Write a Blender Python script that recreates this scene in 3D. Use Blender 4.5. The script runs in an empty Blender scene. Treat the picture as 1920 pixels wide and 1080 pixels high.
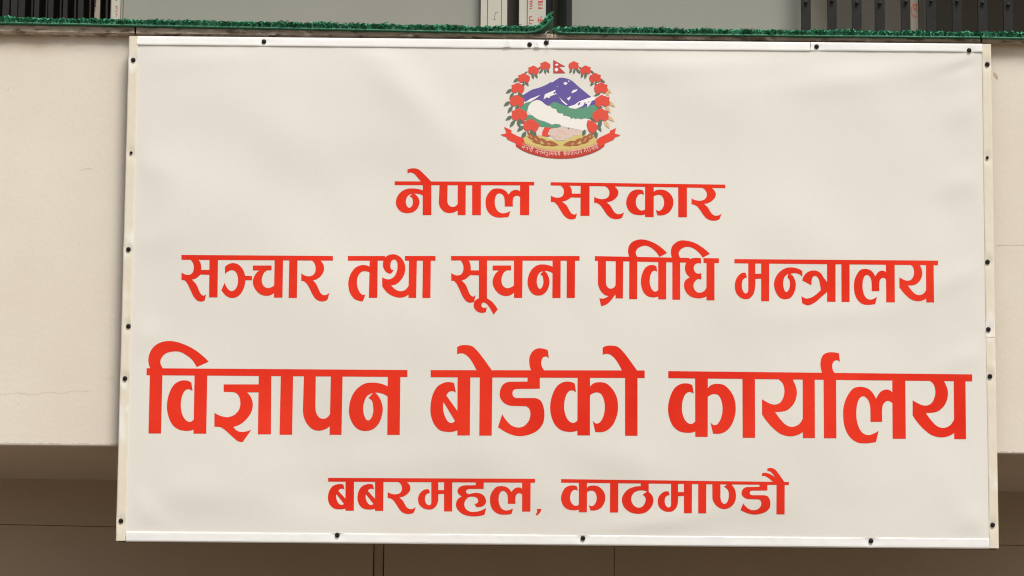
import bpy, bmesh, math, random
from mathutils import Vector, Matrix, noise
from mathutils.geometry import delaunay_2d_cdt
random.seed(7)
SC = bpy.context.scene
COL = SC.collection

# ------------------------------------------------------------------ camera
FPX = 10200.0                                   # focal length in pixels of a 1920 wide frame
YAW, PITCH, ROLL = 0.00567807, 0.25800825, 0.00745856
CAM = Vector((-0.18495416, -12.6753866, 1.607284))
FW = Vector((math.sin(YAW)*math.cos(PITCH), math.cos(YAW)*math.cos(PITCH), math.sin(PITCH)))
_R = Vector((math.cos(YAW), -math.sin(YAW), 0)); _U = _R.cross(FW)
RT = _R*math.cos(ROLL) + _U*math.sin(ROLL)
UP = -_R*math.sin(ROLL) + _U*math.cos(ROLL)
cd = bpy.data.cameras.new('camera'); cam = bpy.data.objects.new('camera', cd); COL.objects.link(cam)
cam.matrix_world = Matrix(((RT.x, UP.x, -FW.x, CAM.x), (RT.y, UP.y, -FW.y, CAM.y), (RT.z, UP.z, -FW.z, CAM.z), (0, 0, 0, 1)))
cd.sensor_width = 36; cd.sensor_fit = 'HORIZONTAL'; cd.lens = 36*FPX/1920; cd.clip_end = 2000; cd.clip_start = .1
SC.camera = cam
SC.cycles.filter_width = 1.15

# ------------------------------------------------------------------ sky, sun, exposure (bright overcast)
EL, AZ = math.radians(56), math.radians(158)    # azimuth from +Y, clockwise
w = bpy.data.worlds.new("World"); SC.world = w; w.use_nodes = True
nt = w.node_tree; nt.nodes.clear()
sky = nt.nodes.new('ShaderNodeTexSky'); sky.sky_type = 'NISHITA'; sky.sun_disc = False
sky.sun_elevation = EL; sky.sun_rotation = AZ; sky.air_density = 1.0; sky.dust_density = 4.0; sky.ozone_density = 1.0
bg = nt.nodes.new('ShaderNodeBackground'); bg.inputs['Strength'].default_value = .095
out = nt.nodes.new('ShaderNodeOutputWorld')
nt.links.new(sky.outputs[0], bg.inputs[0]); nt.links.new(bg.outputs[0], out.inputs[0])
sl = bpy.data.lights.new('sun', 'SUN'); sl.energy = 2.5; sl.angle = math.radians(22); sl.color = (.985, 1, .955)
so = bpy.data.objects.new('sun', sl); COL.objects.link(so)
sd = Vector((math.sin(AZ)*math.cos(EL), math.cos(AZ)*math.cos(EL), math.sin(EL)))
so.rotation_euler = sd.to_track_quat('Z', 'Y').to_euler(); so.location = (0, -6, 14)
SC.view_settings.view_transform = 'Standard'; SC.view_settings.look = 'None'
SC.view_settings.gamma = 1; SC.view_settings.use_curve_mapping = False
SC.view_settings.exposure = 0.22

# ------------------------------------------------------------------ helpers
def ray(px, py): return FW + RT*((px-960)/FPX) - UP*((py-540)/FPX)
def at(px, py, y=0.0):                          # the point of the vertical plane Y=y seen at a photo pixel
    d = ray(px, py); t = (y-CAM.y)/d.y
    return CAM + d*t

def tag(o, label=None, cat=None, group=None, kind=None):
    for k, v in (('label', label), ('category', cat), ('group', group), ('kind', kind)):
        if v: o[k] = v
    return o
def empty(name, loc=(0, 0, 0)):
    o = bpy.data.objects.new(name, None); COL.objects.link(o); o.location = loc; return o
def link(name, me, mats, parent=None):
    o = bpy.data.objects.new(name, me); COL.objects.link(o)
    for m in (mats if isinstance(mats, (list, tuple)) else [mats]): me.materials.append(m)
    if parent:
        o.parent = parent
        base = Vector((0, 0, 0)); p = parent
        while p: base += p.location; p = p.parent
        o.location = -base
    return o
def mesh(name, verts, faces, mats, parent=None, smooth=False, fmat=None):
    me = bpy.data.meshes.new(name); me.from_pydata([tuple(v) for v in verts], [], faces)
    if smooth: me.polygons.foreach_set('use_smooth', [True]*len(me.polygons))
    if fmat: me.polygons.foreach_set('material_index', fmat)
    me.update()
    return link(name, me, mats, parent)
def bevel(o, wd, seg=2):
    m = o.modifiers.new('bevel', 'BEVEL'); m.width = wd; m.segments = seg; m.limit_method = 'ANGLE'
    return o
class MB:
    def __init__(s): s.v = []; s.f = []; s.m = []
    def add(s, v, f, mi=0):
        n = len(s.v); s.v += [tuple(a) for a in v]; s.f += [tuple(i+n for i in q) for q in f]; s.m += [mi]*len(f)
    def box(s, x0, x1, y0, y1, z0, z1, mi=0):
        s.prism([(x0, z0), (x1, z0), (x1, z1), (x0, z1)], y0, y1, mi)
    def prism(s, xz, y0, y1, mi=0):             # an outline in X,Z, counter-clockwise seen from -Y, pushed back along Y
        n = len(xz)
        v = [(x, y0, z) for x, z in xz] + [(x, y1, z) for x, z in xz]
        f = [tuple(range(n)), tuple(range(2*n-1, n-1, -1))]
        for i in range(n):
            j = (i+1) % n; f.append((i, i+n, j+n, j))
        s.add(v, f, mi)
    def tube(s, pts, r, k=8, mi=0):
        P = [Vector(p) for p in pts]; n = len(P); v = []; f = []
        for i, p in enumerate(P):
            t = (P[min(i+1, n-1)]-P[max(i-1, 0)]).normalized()
            a = t.cross(Vector((.3, .9, .31))).normalized(); b = t.cross(a)
            for q in range(k):
                an = 2*math.pi*q/k; v.append(p + a*math.cos(an)*r + b*math.sin(an)*r)
        for i in range(n-1):
            for q in range(k): f.append((i*k+q, i*k+(q+1) % k, (i+1)*k+(q+1) % k, (i+1)*k+q))
        f += [tuple(range(k-1, -1, -1)), tuple(range((n-1)*k, n*k))]
        s.add(v, f, mi)
    def build(s, name, mats, parent=None, smooth=False):
        return mesh(name, s.v, s.f, mats, parent, smooth, s.m)

# ------------------------------------------------------------------ materials
def material(name, col, rough=.6, spec=.5, metal=0.0, var=None, scale=6.0, amt=.5, detail=6, bump=0.0, bscale=60.0, stretch=(1, 1, 1), extra=None, coat=0.0):
    m = bpy.data.materials.new(name); m.use_nodes = True
    t = m.node_tree; b = t.nodes['Principled BSDF']; L = t.links.new
    b.inputs['Roughness'].default_value = rough; b.inputs['Metallic'].default_value = metal
    b.inputs['Specular IOR Level'].default_value = spec; b.inputs['Coat Weight'].default_value = coat
    tc = t.nodes.new('ShaderNodeTexCoord'); mp = t.nodes.new('ShaderNodeMapping'); mp.inputs['Scale'].default_value = stretch
    geo = t.nodes.new('ShaderNodeNewGeometry')
    L(geo.outputs['Position'], mp.inputs['Vector'])
    rgb = t.nodes.new('ShaderNodeRGB'); rgb.outputs[0].default_value = (*col, 1); c = rgb.outputs[0]
    if var:
        n = t.nodes.new('ShaderNodeTexNoise'); n.inputs['Scale'].default_value = scale; n.inputs['Detail'].default_value = detail
        n.inputs['Roughness'].default_value = .6
        L(mp.outputs[0], n.inputs['Vector'])
        r = t.nodes.new('ShaderNodeValToRGB'); r.color_ramp.elements[0].position = .5-.3*amt-.05; r.color_ramp.elements[1].position = .5+.3*amt+.05
        L(n.outputs[0], r.inputs[0])
        mx = t.nodes.new('ShaderNodeMix'); mx.data_type = 'RGBA'
        L(r.outputs[0], mx.inputs['Factor']); L(c, mx.inputs['A']); mx.inputs['B'].default_value = (*var, 1)
        c = mx.outputs['Result']
    if extra: c = extra(t, c, geo.outputs['Position'])
    L(c, b.inputs['Base Color'])
    if bump:
        n2 = t.nodes.new('ShaderNodeTexNoise'); n2.inputs['Scale'].default_value = bscale; n2.inputs['Detail'].default_value = 5
        L(mp.outputs[0], n2.inputs['Vector'])
        bp = t.nodes.new('ShaderNodeBump'); bp.inputs['Strength'].default_value = bump; bp.inputs['Distance'].default_value = .004
        L(n2.outputs[0], bp.inputs['Height']); L(bp.outputs[0], b.inputs['Normal'])
    return m

def stains(layers):
    # each layer: (colour, noise scale xyz, low, high, optional z range (z_full, z_none), strength)
    def f(t, c, pos):
        L = t.links.new
        for colr, sc, lo, hi, zr, k in layers:
            mp = t.nodes.new('ShaderNodeMapping'); mp.inputs['Scale'].default_value = sc; L(pos, mp.inputs['Vector'])
            n = t.nodes.new('ShaderNodeTexNoise'); n.inputs['Scale'].default_value = 1; n.inputs['Detail'].default_value = 7; n.inputs['Roughness'].default_value = .62
            L(mp.outputs[0], n.inputs['Vector'])
            mr = t.nodes.new('ShaderNodeMapRange'); mr.interpolation_type = 'SMOOTHSTEP'
            mr.inputs['From Min'].default_value = lo; mr.inputs['From Max'].default_value = hi; mr.inputs['To Max'].default_value = k
            v = n.outputs[0]
            if zr:
                sp = t.nodes.new('ShaderNodeSeparateXYZ'); L(pos, sp.inputs[0])
                m2 = t.nodes.new('ShaderNodeMapRange'); m2.inputs['From Min'].default_value = zr[1]; m2.inputs['From Max'].default_value = zr[0]
                L(sp.outputs['Z'], m2.inputs['Value'])
                ad = t.nodes.new('ShaderNodeMath'); ad.operation = 'ADD'; L(v, ad.inputs[0]); L(m2.outputs[0], ad.inputs[1]); v = ad.outputs[0]
                sb = t.nodes.new('ShaderNodeMath'); sb.operation = 'SUBTRACT'; L(v, sb.inputs[0]); sb.inputs[1].default_value = .5; v = sb.outputs[0]
            L(v, mr.inputs['Value'])
            mx = t.nodes.new('ShaderNodeMix'); mx.data_type = 'RGBA'
            L(mr.outputs[0], mx.inputs['Factor']); L(c, mx.inputs['A']); mx.inputs['B'].default_value = (*colr, 1); c = mx.outputs['Result']
        return c
    return f

ZB = at(100, 835, .04).z
ZT = at(20, 60, .04).z                           # top of the fascia
M = {}
M['fascia'] = material('painted_fascia', (.725, .655, .545), .75, .3, var=(.665, .585, .475), scale=2.2, bump=.12, bscale=90,
    extra=stains([((.45, .33, .21), (5, 5, 9), .36, .95, (ZT+.02, ZT-.10), .8), ((.58, .49, .38), (7, 7, 1.2), .60, .80, None, .35),
                  ((.33, .27, .2), (38, 38, 38), .70, .75, None, .6), ((.50, .44, .36), (3, 3, 70), .66, .80, None, .35), ((.36, .30, .24), (45, 45, 60), .62, .72, (ZB, ZB+.016), .6), ((.73, .65, .54), (3, 3, 5), .55, .8, None, .3)]))
M['sheet'] = material('flex_sheet', (.735, .698, .622), .5, .3, var=(.714, .676, .600), scale=1.6, amt=.9, bump=.10, bscale=420,
    extra=stains([((.40, .34, .27), (95, 95, 60), .745, .78, None, .35), ((.70, .63, .545), (14, 14, 1.6), .6, .8, None, .3)]))
M['red'] = material('red_vinyl', (.69, .025, .012), .75, .05, var=(.80, .046, .02), scale=3.1, amt=.45)
M['alu'] = material('bright_aluminium', (.885, .87, .83), .4, .5, var=(.76, .735, .69), scale=9, stretch=(.3, 1, 12), amt=.9,
    extra=stains([((.5, .46, .4), (26, 26, 60), .66, .78, None, .5)]))
M['alu_old'] = material('yellowed_aluminium', (.745, .665, .535), .45, .4, var=(.70, .615, .475), scale=6, stretch=(5, 1, 1), amt=.5,
    extra=stains([((.84, .80, .735), (9, 9, 6), .54, .68, None, .8), ((.55, .46, .34), (20, 20, 12), .62, .78, None, .5)]))
M['screw'] = material('black_screw', (.010, .008, .007), .45, .2)
M['tube'] = material('shaded_sign_tube', (.10, .08, .06), .6, .3)  # dark brown puts the shade under the board into the colour
M['coping'] = material('rough_stone', (.34, .265, .19), .85, .3, var=(.44, .36, .27), scale=22, amt=.5, bump=.8, bscale=70,
    extra=stains([((.13, .085, .055), (22, 30, 75), .50, .62, None, .85), ((.62, .55, .44), (34, 34, 80), .58, .66, None, .85)]))
M['turf'] = material('green_turf', (.054, .285, .148), .85, .1, var=(.07, .33, .18), scale=55, amt=.8)
M['turf_light'] = material('pale_turf_fibre', (.11, .40, .24), .85, .1)
M['turf_deep'] = material('deep_turf_fibre', (.036, .21, .11), .85, .1)
M['turf_back'] = material('turf_backing', (.020, .15, .075), .5, .4)
M['brown'] = material('brown_paint', (.105, .074, .047), .7, .3, var=(.092, .066, .043), scale=3, bump=.05)
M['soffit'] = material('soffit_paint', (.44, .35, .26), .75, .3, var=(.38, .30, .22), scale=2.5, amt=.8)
M['brown_wall'] = material('recess_paint', (.375, .275, .185), .7, .3, var=(.335, .25, .17), scale=3, bump=.05)
M['brown2'] = material('brown_joint', (.19, .14, .095), .7, .3)
M['pvc'] = material('cream_pvc', (.52, .49, .405), .4, .5, var=(.49, .46, .38), scale=14)
M['pvc_dim'] = material('dull_pvc', (.30, .26, .2), .5, .4)
M['pane'] = material('frosted_pane', (.315, .31, .262), .28, .5, var=(.265, .26, .215), scale=1.3, amt=.7)
M['dark'] = material('dark_steel', (.020, .0175, .016), .65, .15, var=(.029, .026, .0235), scale=30)
M['steel'] = material('grey_steel', (.026, .026, .024), .65, .15, var=(.018, .0175, .016), scale=24)
M['black'] = material('black_paint', (.008, .008, .008), .35, .5)
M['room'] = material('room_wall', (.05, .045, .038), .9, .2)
M['inner'] = material('inner_grey_wall', (.46, .43, .35), .8, .2)
M['inner_gloom'] = material('inner_gloom_wall', (.17, .152, .122), .8, .2)  # darker copy of the inner wall colour, standing in for gloom further back
M['mark'] = material('red_print', (.55, .09, .07), .5, .3)
M['pencil'] = material('pencil_mark', (.16, .15, .13), .6, .3)
M['wire'] = material('steel_wire', (.25, .2, .17), .45, .5, metal=.6)
M['tape'] = material('torn_film', (.80, .775, .735), .3, .5)
M['ground'] = material('ground', (.30, .26, .21), .9, .2, var=(.24, .21, .17), scale=.8)
for n, c in dict(purple=(.125, .088, .31), snow=(.83, .79, .76), green=(.11, .29, .18), land=(.80, .765, .69), skin=(.68, .52, .44),
                 sleeve=(.74, .64, .57), cuff=(.72, .07, .04), gold=(.62, .50, .165), gold_light=(.62, .40, .15), wheat=(.38, .115, .045), wheat_light=(.72, .42, .22),
                 petal=(.70, .078, .048), leaf=(.115, .155, .105), tan=(.66, .44, .23), flag=(.52, .055, .05), ribbon=(.48, .045, .028), tail=(.74, .055, .03),
                 pale=(.82, .46, .40)).items():
    M[n] = material('print_'+n, c, .55, .2)

# ------------------------------------------------------------------ ground and building
mesh('ground', [(-400, -400, 0), (400, -400, 0), (400, 400, 0), (-400, 400, 0)], [(0, 1, 2, 3)], M['ground'])['kind'] = 'structure'

bld = tag(empty('building', (0, .3, 0)), 'cream office facade with brown recess below and windows above the turf ledge', 'building')
FY = .042                                        # fascia plane
def pxquad(tl, tr, br, bl, y): return [(p.x, p.z) for p in (at(*bl, y), at(*br, y), at(*tr, y), at(*tl, y))]
def ext(p, q, x):                                # extend the line p-q (pixels) to pixel x
    return (x, p[1]+(q[1]-p[1])*(x-p[0])/(q[0]-p[0]))
a, b = (0, 834.5), (1900, 850.5)
mb = MB(); mb.prism(pxquad((-900, 52), (2800, 78), ext(a, b, 2800), ext(a, b, -900), FY), FY, FY+.012)
bevel(mb.build('fascia', M['fascia'], bld), .002)
def wall_mark(name, pts, wd, mat):
    V = []; F = []
    for i, q in enumerate(pts):
        p = at(q[0], q[1], FY); h = wd*(.5+.5*random.random()); V += [(p.x, FY-.0006, p.z-h), (p.x, FY-.0006, p.z+h)]
        if i: F.append((2*i-2, 2*i, 2*i+1, 2*i-1))
    mesh(name, V, F, mat, bld)
M['scuff'] = material('scuff', (.635, .56, .465), .8, .2)
wall_mark('crack', [(-60+6*i, 738+1.6*math.sin(i*.7)+.9*math.sin(i*2.3)-max(0, i-22)*.35) for i in range(39)], .0004, M['scuff'])
wall_mark('crack', [(150+5*i, 318+1.2*math.sin(i*1.7)-i*.5) for i in range(6)], .0006, M['scuff'])
wall_mark('crack', [(1868+4*i, 459.5+.5*math.sin(i*1.9)) for i in range(14)], .0005, M['scuff'])
wall_mark('smudge', [(200, 714), (202, 710), (205, 708), (209, 708), (212, 711), (213, 715)], .0012, M['scuff'])
M['rust'] = material('rust_smudge', (.55, .40, .27), .8, .2)
wall_mark('smudge', [(1863, 138), (1866, 141), (1869, 144), (1871, 147)], .0060, M['rust'])
# coping slabs: pixel ends of top and bottom edges on the plane y=.022
CY = .022
def coping(x0, t0, b0, x1, t1, b1):
    n = max(6, int((x1-x0)/7)); mb = MB(); rows = 5; V = []; F = []
    for i in range(n+1):
        u = i/n; x = x0+(x1-x0)*u
        pt, pb = at(x, t0+(t1-t0)*u, CY), at(x, b0+(b1-b0)*u, CY)
        for j in range(rows+1):
            p = pt.lerp(pb, j/rows)
            k = noise.noise(Vector((p.x*38, p.z*60, 3)))*.0035 + noise.noise(Vector((p.x*9, p.z*20, 8)))*.004
            if j == rows: p.z += abs(k)*.8
            V.append((p.x, CY + (0 if 0 < j < rows else .004) - k*(1 if j else .3), p.z))
        V.append((pt.x, .42, pt.z)); V.append((pb.x, .42, pb.z))
    s = rows+3
    for i in range(n):
        A, B = i*s, (i+1)*s
        for j in range(rows): F.append((A+j, A+j+1, B+j+1, B+j))
        F.append((A, B, B+rows+1, A+rows+1)); F.append((A+rows, A+rows+2, B+rows+2, B+rows)); F.append((A+rows+1, B+rows+1, B+rows+2, A+rows+2))
    F.append(tuple([j for j in range(rows+1)][::-1]+[rows+1, rows+2])[::-1])
    e = n*s; F.append(tuple([e+j for j in range(rows, -1, -1)]+[e+rows+1, e+rows+2]))
    mesh('coping_slab', V, F, M['coping'], bld)
coping(-900, 25, 48, 252, 48.5, 66)
coping(255.5, 48.5, 66, 1037, 62.5, 73)
coping(1039.5, 62.8, 73.5, 1838, 71.6, 80)
coping(1842, 71.7, 80.5, 2800, 82, 92)
def X(px, y): return at(px, 25, y).x
ZL = at(960, 60, .25).z - .05                    # just under the ledge top
ZU = ZL + .68  # opening height kept low so the unseen wall above shades the recess
# brown recess under the fascia
sof_y = .40
zb = at(960, 842, FY).z
p0, p1 = at(-900, ext((0, 898), (1900, 921), -900)[1], .30), at(2800, ext((0, 898), (1900, 921), 2800)[1], .33)
yl, yr = .30, .33
# soffit: from the fascia foot back to the recessed wall
fl, fr = at(-900, ext(a, b, -900)[1]-1, FY+.26), at(2800, ext(a, b, 2800)[1]-1, FY+.26)
A0 = at(-900, ext(a, b, -900)[1], FY); A1 = at(2800, ext(a, b, 2800)[1], FY)
# depth at which the soffit (level with the fascia foot) is seen at the photo's inner edge
def soffit_depth(px, py, z):
    d = ray(px, py); t = (z-CAM.z)/d.z; return (CAM + d*t)
za, zc = at(0, 834.5, FY).z + .004, at(1900, 850.5, FY).z + .004
L0 = soffit_depth(100, 898.5, za+(zc-za)*.05); R0 = soffit_depth(1890, 921.5, zc)
def rw(x):                                       # depth of the recessed wall along X
    return L0.y + (R0.y-L0.y)*(x-L0.x)/(R0.x-L0.x)
xa, xb = A0.x, A1.x
def sz(x): return za + (zc-za)*(x-at(0, 834, FY).x)/(at(1900, 850, FY).x-at(0, 834, FY).x)
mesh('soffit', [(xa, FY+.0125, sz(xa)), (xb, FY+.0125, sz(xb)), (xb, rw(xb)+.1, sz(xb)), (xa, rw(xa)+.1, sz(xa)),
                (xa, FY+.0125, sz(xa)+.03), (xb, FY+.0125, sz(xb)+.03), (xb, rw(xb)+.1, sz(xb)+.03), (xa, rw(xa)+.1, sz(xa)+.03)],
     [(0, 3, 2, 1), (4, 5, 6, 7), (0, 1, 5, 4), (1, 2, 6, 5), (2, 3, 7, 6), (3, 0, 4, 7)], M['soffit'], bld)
def on_wall(px, py):                             # point of the (slightly turned) recessed wall seen at a pixel
    y = .33
    for _ in range(6): y = rw(at(px, py, y).x)
    return at(px, py, y)
# recessed wall: lintel band (2 cm proud) over panels
def wall_piece(name, tl, tr, br, bl, front, back, mat, parent):
    P = [on_wall(*q) for q in (bl, br, tr, tl)]
    v = [(p.x, p.y+front, p.z) for p in P] + [(p.x, p.y+back, p.z) for p in P]
    return mesh(name, v, [(0, 1, 2, 3), (7, 6, 5, 4), (0, 4, 5, 1), (1, 5, 6, 2), (2, 6, 7, 3), (3, 7, 4, 0)], mat, parent)
la, lb = (0, 982.5), (1900, 1021.5)
ta, tb = (0, 880), (1900, 900)
wall_piece('lintel_band', ext(ta, tb, -900), ext(ta, tb, 2800), ext(la, lb, 2800), ext(la, lb, -900), .0, .08, M['brown_wall'], bld)
la2, lb2 = (0, 983.2), (1900, 1022.2)
def panel(x0, x1):
    tl, tr = ext(la2, lb2, x0), ext(la2, lb2, x1)
    P = [on_wall(*tl), on_wall(*tr)]
    v = []
    for dy in (.0015, .05):
        v += [(P[0].x, P[0].y+dy, 0), (P[1].x, P[1].y+dy, 0), (P[1].x, P[1].y+dy, P[1].z), (P[0].x, P[0].y+dy, P[0].z)]
    bevel(mesh('wall_panel', v, [(0, 1, 2, 3), (7, 6, 5, 4), (0, 4, 5, 1), (1, 5, 6, 2), (2, 6, 7, 3), (3, 7, 4, 0)], M['brown_wall'], bld), .001, 1)
panel(-900, 700.5); panel(720.8, 1151.3); panel(1152.3, 2800)
P = on_wall(700.6, 1000), on_wall(720.6, 1000)
mb = MB(); mb.box(P[0].x+.002, P[1].x-.002, P[0].y+.009, P[0].y+.05, 0, P[0].z+.02); mb.build('joint_strip', M['brown_wall'], bld)
mb = MB(); mb.box(xa, xb, rw(0)+.09, rw(0)+.14, 0, sz(0)+.02); mb.build('backing_wall', M['brown2'], bld)
# upper storey above the ledge
WY = .26
mb = MB(); mb.box(xa, xb, FY, .5, ZU, ZU+1.4); bevel(mb.build('unseen_upper_wall', M['fascia'], bld), .005)  # unseen wall, added to keep sky and sun out of the recess
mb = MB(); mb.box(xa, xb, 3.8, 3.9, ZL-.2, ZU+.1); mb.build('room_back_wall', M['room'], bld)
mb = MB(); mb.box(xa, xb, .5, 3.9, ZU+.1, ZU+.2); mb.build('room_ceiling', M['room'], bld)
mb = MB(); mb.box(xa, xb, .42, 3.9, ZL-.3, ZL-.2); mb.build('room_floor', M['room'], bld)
def strip(mb, p0, p1, y0, y1, mi=0): mb.box(X(p0, y0), X(p1, y0), y0, y1, ZL, ZU, mi)
# left window
win = empty('window', (X(560, WY), WY, ZL)); win.parent = bld; win.location -= bld.location
mb = MB(); strip(mb, 207, 228.3, WY-.02, WY+.04); bevel(mb.build('stile', M['pvc'], win), .003)
mb = MB(); strip(mb, 226, 227.4, WY-.0225, WY-.0195); mb.build('stile_groove', M['pencil'], win)
mb = MB(); strip(mb, 901, 913.5, WY-.02, WY+.04); strip(mb, 914.1, 939.6, WY-.022, WY+.04); strip(mb, 940.2, 951, WY-.02, WY+.04); bevel(mb.build('stile', M['pvc'], win), .0015)
mb = MB(); strip(mb, 231, 899.6, WY+.012, WY+.02); mb.build('pane', M['pane'], win)
mb = MB(); strip(mb, 899.7, 901.2, WY, WY+.02); mb.build('gasket', M['black'], win)
mb = MB(); strip(mb, 228.2, 231, WY+.02, WY+.03); mb.build('gasket', M['black'], win)
# right window
win2 = empty('window', (X(1300, WY), WY, ZL)); win2.parent = bld; win2.location -= bld.location
mb = MB(); strip(mb, 973, 988.2, WY-.02, WY+.04); strip(mb, 988.9, 1023.5, WY-.024, WY+.04); bevel(mb.build('stile', M['pvc'], win2), .0015)
mb = MB(); strip(mb, 951, 973, WY+.03, WY+.045); mb.build('dark_panel', material('brown_black', (.035, .027, .021), .6, .3), win2)
mb = MB(); strip(mb, 1072.5, 1503, WY+.012, WY+.02); mb.build('pane', M['pane'], win2)
# post between the windows
mb = MB()
strip(mb, 1023.6, 1072.4, WY+.01, WY+.06)
xc, rr = X(1050, WY-.04), .019
mb.tube([(xc, WY-.03, ZL), (xc, WY-.03, ZU)], rr, 20)
o = mb.build('post', M['black'], bld); 
o.data.polygons.foreach_set('use_smooth', [len(p.vertices) == 4 and abs(p.normal.z) < .1 and i >= 6 for i, p in enumerate(o.data.polygons)])
# grey wall running back behind the right gate, gloom painted into its far piece
xs = (X(1495, WY+.03), X(1730, 1.05), X(2080, 1.9)); ys = (WY+.024, 1.05, 1.9)
for i, nm in ((0, 'inner'), (1, 'inner_gloom')):
    xp, xq, yp, yq = xs[i], xs[i+1], ys[i], ys[i+1]
    mesh('inner_wall', [(xp, yp, ZL-.2), (xq, yq, ZL-.2), (xq, yq, ZU+.1), (xp, yp, ZU+.1), (xp, yp+.08, ZL-.2), (xq, yq+.08, ZL-.2), (xq, yq+.08, ZU+.1), (xp, yp+.08, ZU+.1)],
         [(0, 1, 2, 3), (7, 6, 5, 4), (0, 4, 5, 1), (1, 5, 6, 2), (2, 6, 7, 3), (3, 7, 4, 0)], M[nm], bld)
mb = MB(); strip(mb, 1706, 1722, WY-.01, WY+.03); bevel(mb.build('mullion', M['pvc_dim'], win2), .002)
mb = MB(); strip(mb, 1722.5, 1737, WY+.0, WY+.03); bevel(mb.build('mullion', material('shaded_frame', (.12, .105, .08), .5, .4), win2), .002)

# ------------------------------------------------------------------ planar outlines (lettering, emblem)
def spline(pts):                                 # [(x,y,smooth)] closed loop -> polygon
    n = len(pts)
    if all(p[2] for p in pts): start = 0; loop = pts+[pts[0]]; closed = True
    else:
        k = next(i for i, p in enumerate(pts) if not p[2]); loop = pts[k:]+pts[:k]+[pts[k]]; closed = False
    outp = []
    m = len(loop)
    for i in range(m-1):
        p1, p2 = loop[i], loop[i+1]
        if not p1[2] and not p2[2]: outp.append(p1[:2]); continue
        p0 = loop[i-1] if i > 0 else (loop[-2] if closed else None)
        p3 = loop[i+2] if i+2 < m else (loop[1] if closed else None)
        if not p1[2] or p0 is None: p0 = (2*p1[0]-p2[0], 2*p1[1]-p2[1]) if not p1[2] else p0
        if not p2[2] or p3 is None: p3 = (2*p2[0]-p1[0], 2*p2[1]-p1[1]) if not p2[2] else p3
        d01 = math.dist(p0[:2], p1[:2])**.5+1e-9; d12 = math.dist(p1[:2], p2[:2])**.5+1e-9; d23 = math.dist(p2[:2], p3[:2])**.5+1e-9
        st = 6
        for s in range(st):
            u = s/st; q = []
            for c in (0, 1):
                m1 = (p2[c]-p1[c]) + d12*((p1[c]-p0[c])/d01 - (p2[c]-p0[c])/(d01+d12))
                m2 = (p2[c]-p1[c]) + d12*((p3[c]-p2[c])/d23 - (p3[c]-p1[c])/(d12+d23))
                if not p1[2]: m1 = (p2[c]-p1[c])*1.5 - m2*.5
                if not p2[2]: m2 = (p2[c]-p1[c])*1.5 - m1*.5
                h = u*u*(3-2*u)
                q.append(p1[c]*(1-h)+p2[c]*h + m1*(u**3-2*u*u+u) + m2*(u**3-u*u))
            outp.append(tuple(q))
    return outp
def parse(s):
    r = []
    for tkn in s.split():
        o = tkn.endswith('o'); x, y = tkn.rstrip('o').split(','); r.append((float(x), float(y), o))
    return spline(r)

def wave(x, z):                                  # slack of the flex sheet, metres towards the viewer
    Zc = z-4.95
    d = .0075*noise.noise(Vector((x*2.1, Zc*2.6, 1.3))) + .0034*noise.noise(Vector((x*4.5+Zc*2, Zc*4.3, 5.1))) + .0006*noise.noise(Vector((x*9, Zc*8, 9.7)))
    edge = min(1.03-abs(x), .61-abs(Zc)); e = max(0, min(1, edge/.11)); g = max(0, min(1, edge/.03))
    d *= e*e*(3-2*e)                             # pulled tight at the frame
    for fx, fz, dx, dz, ln, wd, am in FOLDS:
        u = (x-fx)*dx+(Zc-fz)*dz; v = -(x-fx)*dz+(Zc-fz)*dx
        q = (v/wd)**2+(u/ln)**2
        if q < 12: d += g*am*math.exp(-q)
    return d + .016*max(0, 1-(x/1.03)**2)*max(0, 1-(Zc/.61)**2)
FOLDS = []
def fold(p, q, wd, am):
    A, B = at(*p), at(*q); d = B-A; ln = math.hypot(d.x, d.z)
    FOLDS.append(((A.x+B.x)/2, (A.z+B.z)/2-4.95, d.x/ln, d.z/ln, ln*.6, wd, am))
for p_, q_, w_, a_ in (((690, 90), (840, 260), .05, .0050), ((640, 300), (760, 330), .08, -.0030), ((1770, 140), (1850, 112), .014, -.0026), ((1780, 118), (1850, 92), .014, .0016),
        ((1480, 165), (1760, 128), .035, .0032), ((1150, 130), (1420, 122), .03, .0026), ((300, 120), (470, 105), .035, .0022), ((250, 930), (300, 985), .03, .0026), ((1858, 960), (1800, 990), .03, .0024),
        ((1845, 185), (1775, 225), .035, .0030), ((1845, 330), (1765, 355), .035, .0030), ((1845, 500), (1720, 555), .03, .0028), ((1850, 655), (1770, 690), .03, .0026), ((250, 300), (320, 330), .04, .0026),
        ((245, 470), (330, 430), .04, .0024), ((240, 640), (300, 620), .035, .0022), ((1140, 1000), (1360, 955), .03, .0034), ((600, 880), (900, 862), .05, .0030), ((320, 920), (420, 930), .05, .0030),
        ((520, 330), (540, 190), .06, .0040), ((1090, 850), (1240, 880), .045, .0026), ((1440, 600), (1700, 580), .04, .0026)): fold(p_, q_, w_, a_*.8)

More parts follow.
